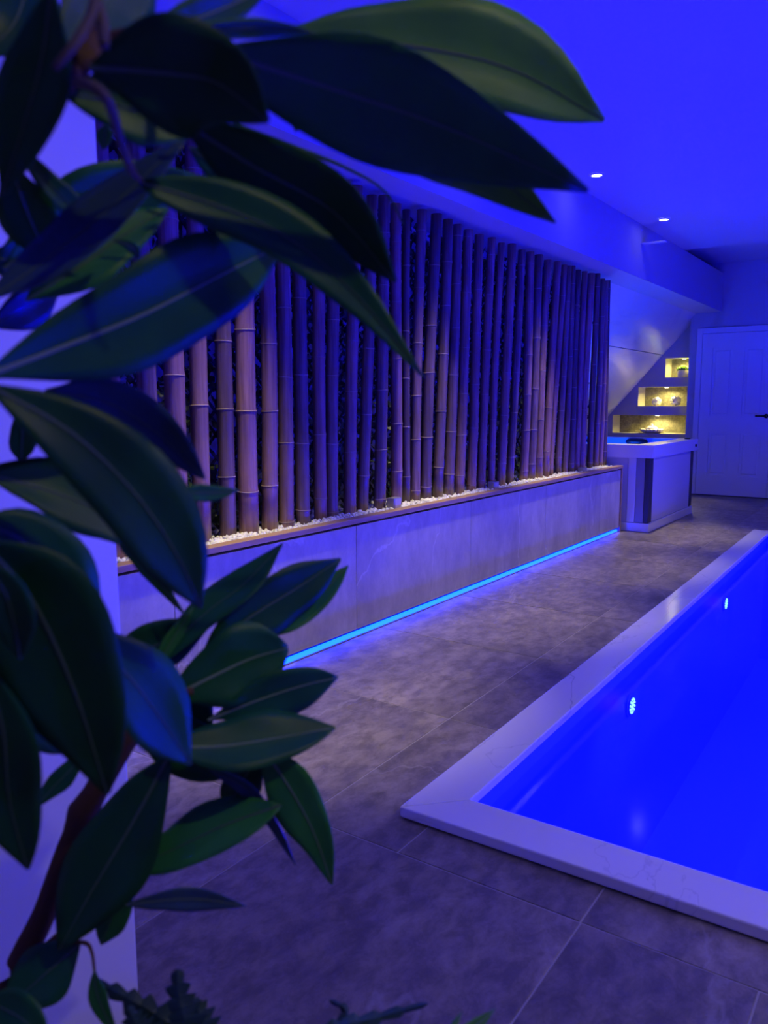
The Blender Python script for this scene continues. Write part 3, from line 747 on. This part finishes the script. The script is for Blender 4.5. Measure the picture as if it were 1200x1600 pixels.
# ------------------------------------------------------------------ the big-leaved plant in front
plant = empty('big_leaf_plant', (-.74, .30, 0)); tag(plant, 'tall broad-leaved green plant filling the left foreground', 'plant')
def leaf(pts, hw, d0, d1, mt='leaf_dark', roll=.3, wm=.45, fold=.18, arch=0.0, rib='rib_dark', wave=.075, parent=None, n=16, tipw=.9):
    c2 = spline(pts, n); s = random.random() * 6
    C3 = []; 
    for i, p in enumerate(c2):
        t = i / (n - 1); C3.append(at(p[0], p[1], d0 + (d1 - d0) * t + arch * math.sin(pi * t)))
    pe = math.log(.5) / math.log(wm); v = []; K = (-1, -.66, -.33, 0, .33, .66, 1); rb = []
    for i in range(n):
        t = i / (n - 1); tg = C3[min(i + 1, n - 1)] - C3[max(i - 1, 0)]; tg /= np.linalg.norm(tg)
        vd = C3[i] - CAM; dep = np.linalg.norm(vd); vd /= dep
        s0 = np.cross(tg, vd); s0 /= np.linalg.norm(s0); n0 = np.cross(s0, tg)
        if n0 @ vd > 0: n0 = -n0
        rr = roll; sd = math.cos(rr) * s0 + math.sin(rr) * n0; nn = np.cross(sd, tg); nn = nn if nn @ vd < 0 else -nn
        wpx = hw * max(.03, math.sin(pi * min(1, max(0, t)) ** pe)) ** tipw
        wd = wpx * dep / F / max(.5, math.cos(rr)); 
        for k in K:
            ww = wd * (1 + wave * math.sin(9 * t + s + (2 if k > 0 else 0)) * abs(k))
            v.append(C3[i] + sd * k * ww + nn * (fold * abs(k) * wd + (wave * .9 * wd * math.sin(14 * t + s * 2 + k * 2) * k * k)))
        rb.append((C3[i], nn, sd, dep))
    f = []
    m_ = len(K)
    for i in range(n - 1):
        for k in range(m_ - 1): f.append((i * m_ + k, i * m_ + k + 1, (i + 1) * m_ + k + 1, (i + 1) * m_ + k))
    o = obj('leaf', v, f, mt, parent or plant, smooth=True, solid=.0007)
    # raised midrib
    rv_ = []; rf_ = []
    for i, (c, nn, sd, dep) in enumerate(rb):
        t = i / (n - 1); w_ = max(.0005, .055 * hw * dep / F * (1 - .85 * t)); 
        rv_ += [c + sd * w_ + nn * .0006, c + nn * (w_ * .8 + .0010), c - sd * w_ + nn * .0006]
    for i in range(n - 1):
        a = i * 3; rf_ += [(a, a + 1, a + 4, a + 3), (a + 1, a + 2, a + 5, a + 4)]
    obj('midrib', rv_, rf_, rib, o, smooth=True)
    return o
D, GR, OL, BL = 'leaf_dark', 'leaf_green', 'leaf_olive', 'leaf_blue'
# upper tuft, closest to the lens
leaf([(330, 78), (500, 132), (700, 200), (918, 298)], 74, .50, .62, D, .35, .48, rib='rib_dark')
leaf([(440, 50), (610, 68), (790, 105), (944, 188)], 62, .60, .70, OL, -.4, .55)
leaf([(470, 150), (620, 215), (750, 262), (868, 348)], 36, .58, .66, OL, .5, .55)
leaf([(140, 105), (240, 112), (335, 128), (420, 190)], 72, .47, .50, D, .2, .5, rib='rib_dark')
leaf([(90, 140), (170, 160), (240, 185), (300, 215)], 40, .50, .55, D, -.4, .5)
leaf([(82, -20), (66, 90), (38, 195), (2, 305)], 40, .44, .50, D, .3, .5)
leaf([(230, -70), (180, -20), (140, 30), (95, 100)], 62, .56, .50, D, -.3, .45)
leaf([(60, -60), (40, -10), (20, 40), (-30, 90)], 45, .60, .56, D, .3, .5)
leaf([(205, 62), (280, 38), (350, 12), (430, -25)], 24, .50, .56, OL, .5, .5, rib='rib')
leaf([(285, 50), (360, 45), (430, 44), (500, 52)], 12, .50, .56, OL, .5, .4)
leaf([(285, 190), (400, 262), (520, 330), (618, 440)], 56, .58, .66, D, .3, .5, rib='rib_dark')
leaf([(215, 285), (330, 318), (450, 372), (560, 465), (662, 590)], 40, .56, .66, D, -.35, .42, rib='rib_dark')
leaf([(295, 230), (330, 255), (360, 280), (388, 308)], 18, .66, .70, GR, .2, .5)
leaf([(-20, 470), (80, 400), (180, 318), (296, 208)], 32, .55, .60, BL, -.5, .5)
leaf([(5, 420), (110, 345), (200, 300), (305, 275)], 52, .66, .72, GR, .4, .5)
leaf([(40, 470), (120, 420), (190, 370), (262, 325)], 36, .64, .70, GR, -.3, .5)
leaf([(15, 250), (35, 310), (55, 360), (80, 410)], 36, .60, .66, D, .3, .5, rib='rib')
leaf([(25, 225), (75, 285), (115, 325), (165, 370)], 17, .58, .64, D, -.4, .5)
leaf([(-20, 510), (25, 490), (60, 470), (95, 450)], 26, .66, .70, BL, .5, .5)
leaf([(-25, 400), (10, 405), (50, 395), (95, 375)], 28, .68, .72, D, .3, .5)
leaf([(455, 150), (468, 168), (466, 186), (462, 206)], 14, .68, .70, GR, .2, .5, n=8)
leaf([(175, 375), (200, 382), (212, 392), (216, 408)], 8, .66, .68, GR, .2, .5, n=8)
leaf([(165, 195), (164, 210), (162, 222), (160, 234)], 10, .66, .68, GR, .2, .4, n=8)
# middle leaves
leaf([(-35, 592), (90, 545), (220, 493), (340, 432), (444, 380)], 74, .52, .66, D, .25, .56, rib='rib')
leaf([(-20, 602), (105, 672), (205, 765), (275, 865), (314, 950)], 66, .50, .60, D, -.25, .5, rib='rib_dark')
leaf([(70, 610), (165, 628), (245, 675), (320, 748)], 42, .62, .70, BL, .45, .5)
leaf([(262, 774), (300, 770), (335, 770), (374, 766)], 13, .68, .72, GR, .3, .5, n=10)
leaf([(-20, 742), (80, 768), (170, 808), (255, 878)], 42, .60, .68, D, -.45, .48, rib='rib_dark')
leaf([(-20, 730), (40, 728), (90, 732), (140, 745)], 14, .62, .66, D, .4, .5, n=10)
leaf([(185, 848), (215, 870), (245, 905), (290, 962)], 12, .74, .80, GR, .5, .45, n=10)
leaf([(-40, 840), (45, 930), (115, 1075), (168, 1240)], 86, .50, .58, D, .25, .5, rib='rib_dark')
leaf([(-40, 815), (40, 850), (95, 930), (135, 1040)], 60, .56, .62, D, -.3, .5)
leaf([(120, 975), (190, 1045), (245, 1115), (298, 1194)], 54, .58, .66, D, -.45, .52)
leaf([(-30, 1020), (5, 1140), (15, 1250), (44, 1358)], 46, .52, .58, D, .3, .55)
leaf([(-30, 880), (5, 920), (22, 970), (32, 1030)], 32, .48, .52, D, .3, .5)
leaf([(-10, 1080), (40, 1110), (85, 1140), (135, 1165)], 40, .64, .70, D, -.2, .5)
leaf([(132, 1178), (108, 1205), (82, 1232), (54, 1264)], 15, .76, .74, D, .3, .45, n=10)
# lower rosette
leaf([(215, 1065), (310, 968), (382, 912), (442, 849)], 26, .80, .86, D, -.5, .5)
leaf([(320, 1015), (400, 958), (470, 915), (532, 873)], 42, .82, .90, D, .35, .45)
leaf([(400, 995), (450, 968), (500, 930), (544, 884)], 24, .86, .92, GR, -.4, .5)
leaf([(150, 1055), (220, 1018), (275, 995), (330, 975)], 36, .80, .84, D, .3, .5)
leaf([(222, 1075), (250, 1030), (275, 990), (302, 948)], 12, .79, .82, GR, .5, .5, n=10)
leaf([(262, 1092), (330, 1058), (390, 1030), (450, 1012)], 58, .79, .84, D, .2, .58, rib='rib', tipw=.7)
leaf([(325, 1125), (400, 1095), (470, 1072), (528, 1058)], 34, .80, .86, D, .4, .55, rib='rib')
leaf([(255, 1168), (350, 1166), (440, 1152), (524, 1137)], 42, .76, .82, D, -.4, .5, rib='rib')
leaf([(412, 1172), (452, 1230), (490, 1300), (519, 1382)], 35, .80, .82, GR, .2, .42, rib='rib')
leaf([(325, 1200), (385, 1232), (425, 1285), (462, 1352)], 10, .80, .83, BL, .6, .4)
leaf([(405, 1175), (385, 1210), (368, 1240), (348, 1266)], 28, .84, .86, D, -.2, .45)
leaf([(440, 1258), (355, 1288), (270, 1328), (188, 1364)], 36, .80, .78, GR, .35, .45, rib='rib_dark')
leaf([(265, 1180), (208, 1285), (145, 1390), (92, 1485)], 54, .78, .76, D, .25, .48, rib='rib_dark')
leaf([(210, 1120), (260, 1150), (330, 1180), (400, 1195)], 40, .82, .84, D, .4, .5)
leaf([(200, 1085), (240, 1090), (290, 1110), (330, 1150)], 46, .84, .86, D, .4, .5)
leaf([(206, 1372), (188, 1405), (172, 1440), (158, 1476)], 24, .80, .80, GR, .2, .5, n=10)
leaf([(100, 1478), (140, 1440), (175, 1405), (212, 1362)], 13, .78, .79, D, .4, .5, n=10)
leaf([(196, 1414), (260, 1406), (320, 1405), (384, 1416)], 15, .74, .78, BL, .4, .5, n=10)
leaf([(125, 1475), (85, 1510), (45, 1545), (-5, 1590)], 36, .78, .76, D, .3, .45)
leaf([(-30, 1560), (10, 1578), (45, 1600), (75, 1640)], 26, .66, .64, D, .3, .5, n=10)
leaf([(148, 1515), (150, 1545), (160, 1575), (185, 1625)], 11, .74, .74, GR, .3, .5, n=10)
leaf([(30, 640), (35, 670), (34, 700), (33, 722)], 18, .72, .74, D, .1, .5, n=8)
# stems
def stem(name, pp, rads, mt, n=14, parent=None):
    P3 = [at(*p) for p in pp]; P3 = spline(P3, n); rr = np.interp(np.linspace(0, 1, n), np.linspace(0, 1, len(rads)), rads)
    v, f = tube(P3, list(rr), 10); return obj(name, v, f, mt, parent or plant, smooth=True)
base = np.array([-.74, .30, .30])
P3 = spline([base, at(10, 1562, .86), at(70, 1425, .84), at(112, 1305, .82), at(150, 1235, .80), at(215, 1130, .80)], 24)
rr = np.interp(np.linspace(0, 1, 24), [0, .35, .62, .70, .76, 1], [.017, .013, .010, .016, .013, .010])
v, f = tube(P3, list(rr), 12); obj('trunk', v, f, 'stem', plant, smooth=True)
P3 = spline([base + np.array([-.03, .02, 0]), at(-60, 1500, .86), at(-110, 900, .78), at(-90, 400, .66), at(20, 190, .54), at(110, 110, .48), at(155, 60, .50)], 30)
v, f = tube(P3, list(np.linspace(.016, .008, 30)), 12); obj('trunk', v, f, 'stem', plant, smooth=True)
stem('branch', [(105, 118, .47), (150, 75, .50), (220, 52, .50), (300, 45, .51), (345, 80, .50)], [.006, .006, .005, .004, .003], 'stem')
stem('aerial_root', [(85, 108, .44), (115, 70, .44), (142, 25, .45), (150, -20, .46)], [.0022, .003, .003, .003], 'stem_grey')
stem('aerial_root', [(152, 10, .46), (160, 40, .455), (163, 72, .45)], [.004, .004, .003], 'stem_grey')
stem('aerial_root', [(118, 128, .46), (150, 138, .45), (172, 165, .46), (188, 220, .50), (205, 265, .54), (220, 282, .56)], [.003, .0035, .003, .003, .003, .002], 'stem_grey')
stem('stem_tip', [(365, 195, .66), (450, 226, .70), (540, 262, .73), (600, 298, .75), (632, 352, .76)], [.0022, .002, .0016, .0012, .0008], 'leaf_dark')
stem('petiole', [(215, 1130, .80), (240, 1090, .80), (300, 1080, .79)], [.006, .005, .004], 'stem')
stem('petiole', [(215, 1130, .80), (290, 1185, .79), (400, 1175, .80), (430, 1185, .80)], [.006, .005, .004, .003], 'stem')
stem('petiole', [(50, 1500, .85), (110, 1450, .80), (160, 1400, .79), (205, 1372, .80)], [.006, .006, .005, .003], 'stem')
stem('petiole', [(110, 1472, .78), (135, 1474, .76), (144, 1490, .75), (148, 1520, .74)], [.002, .002, .0016, .0012], 'stem')
stem('petiole', [(-95, 600, .72), (-60, 598, .60), (-20, 596, .52)], [.006, .005, .004], 'stem')
stem('petiole', [(-105, 850, .77), (-70, 835, .62), (-35, 835, .51)], [.006, .005, .004], 'stem')
# pot for the plant, below the frame
v, f = lathe([(.12, .001), (.135, .02), (.155, .30), (.158, .32), (.145, .32), (.142, .29), (.01, .285)], -.76, .32, 32); obj('pot', v, f, 'pot_grey', plant, smooth=False)

# fern at the bottom edge
fc = np.array([-.42, .42, .001])
fern = empty('fern', tuple(fc)); tag(fern, 'small dark fern with serrated fronds at the bottom edge', 'plant')
v, f = lathe([(.09, .001), (.10, .02), (.12, .28), (.123, .30), (.108, .30), (.106, .27), (.01, .265)], fc[0], fc[1], 28); obj('pot', v, f, 'pot_grey', fern)
root = fc + np.array([0, 0, .27])
def frond(pix, hw, mt='fern', teeth=9, roll=.2):
    pts = [root, root + (at(*pix[0]) - root) * .5 + np.array([0, 0, .02])] + [at(*p) for p in pix]
    n = teeth * 4 + 1; C3 = spline(pts, n + 8); v = []; f = []
    for i, c in enumerate(C3):
        t = i / (len(C3) - 1); tg = C3[min(i + 1, len(C3) - 1)] - C3[max(i - 1, 0)]; tg /= np.linalg.norm(tg)
        vd = c - CAM; dep = np.linalg.norm(vd); vd /= dep; s = np.cross(tg, vd); s /= np.linalg.norm(s); nn = np.cross(s, tg)
        s = s * math.cos(roll) + nn * math.sin(roll)
        saw = .45 + .55 * ((i % 4) / 3.0) if i % 4 else .45
        wd = hw * dep / F * saw * (math.sin(pi * min(1, .12 + .86 * t)) ** .7)
        v += [c - s * wd + nn * .003, c + nn * 0, c + s * wd + nn * .003]
    for i in range(len(C3) - 1):
        a = i * 3; f += [(a, a + 1, a + 4, a + 3), (a + 1, a + 2, a + 5, a + 4)]
    obj('frond', v, f, mt, fern, solid=.0012)
frond([(300, 1640, .74), (250, 1590, .74), (200, 1560, .74), (142, 1530, .75)], 20)
frond([(300, 1660, .74), (290, 1600, .74), (280, 1560, .75), (277, 1515, .76)], 34)
frond([(330, 1670, .76), (320, 1620, .76), (312, 1585, .77), (300, 1560, .78)], 32)
frond([(240, 1660, .72), (225, 1620, .72), (212, 1600, .72), (200, 1575, .72)], 28)
frond([(430, 1680, .78), (520, 1610, .80), (590, 1590, .82), (668, 1568, .84)], 14)
frond([(420, 1690, .78), (480, 1640, .80), (540, 1585, .82), (515, 1562, .83)], 10)
def blade(pix, hw, mt):
    pts = [(p[0], p[1]) for p in pix]
    leaf(pts, hw, pix[0][2], pix[-1][2], mt, .3, .45, parent=fern, n=10)
blade([(640, 1720, .74), (690, 1660, .78), (735, 1610, .80), (774, 1576, .82)], 12, OL)
blade([(640, 1720, .74), (670, 1670, .78), (700, 1620, .80), (722, 1580, .82)], 8, GR)
stem('stalk', [(560, 1800, .72), (600, 1760, .73), (640, 1720, .74)], [.003, .003, .003], 'leaf_green', parent=fern)
P3 = spline([root, root + np.array([.05, -.03, .03]), at(560, 1800, .72)], 8); v, f = tube(P3, .003, 8); obj('stalk', v, f, 'leaf_green', fern)
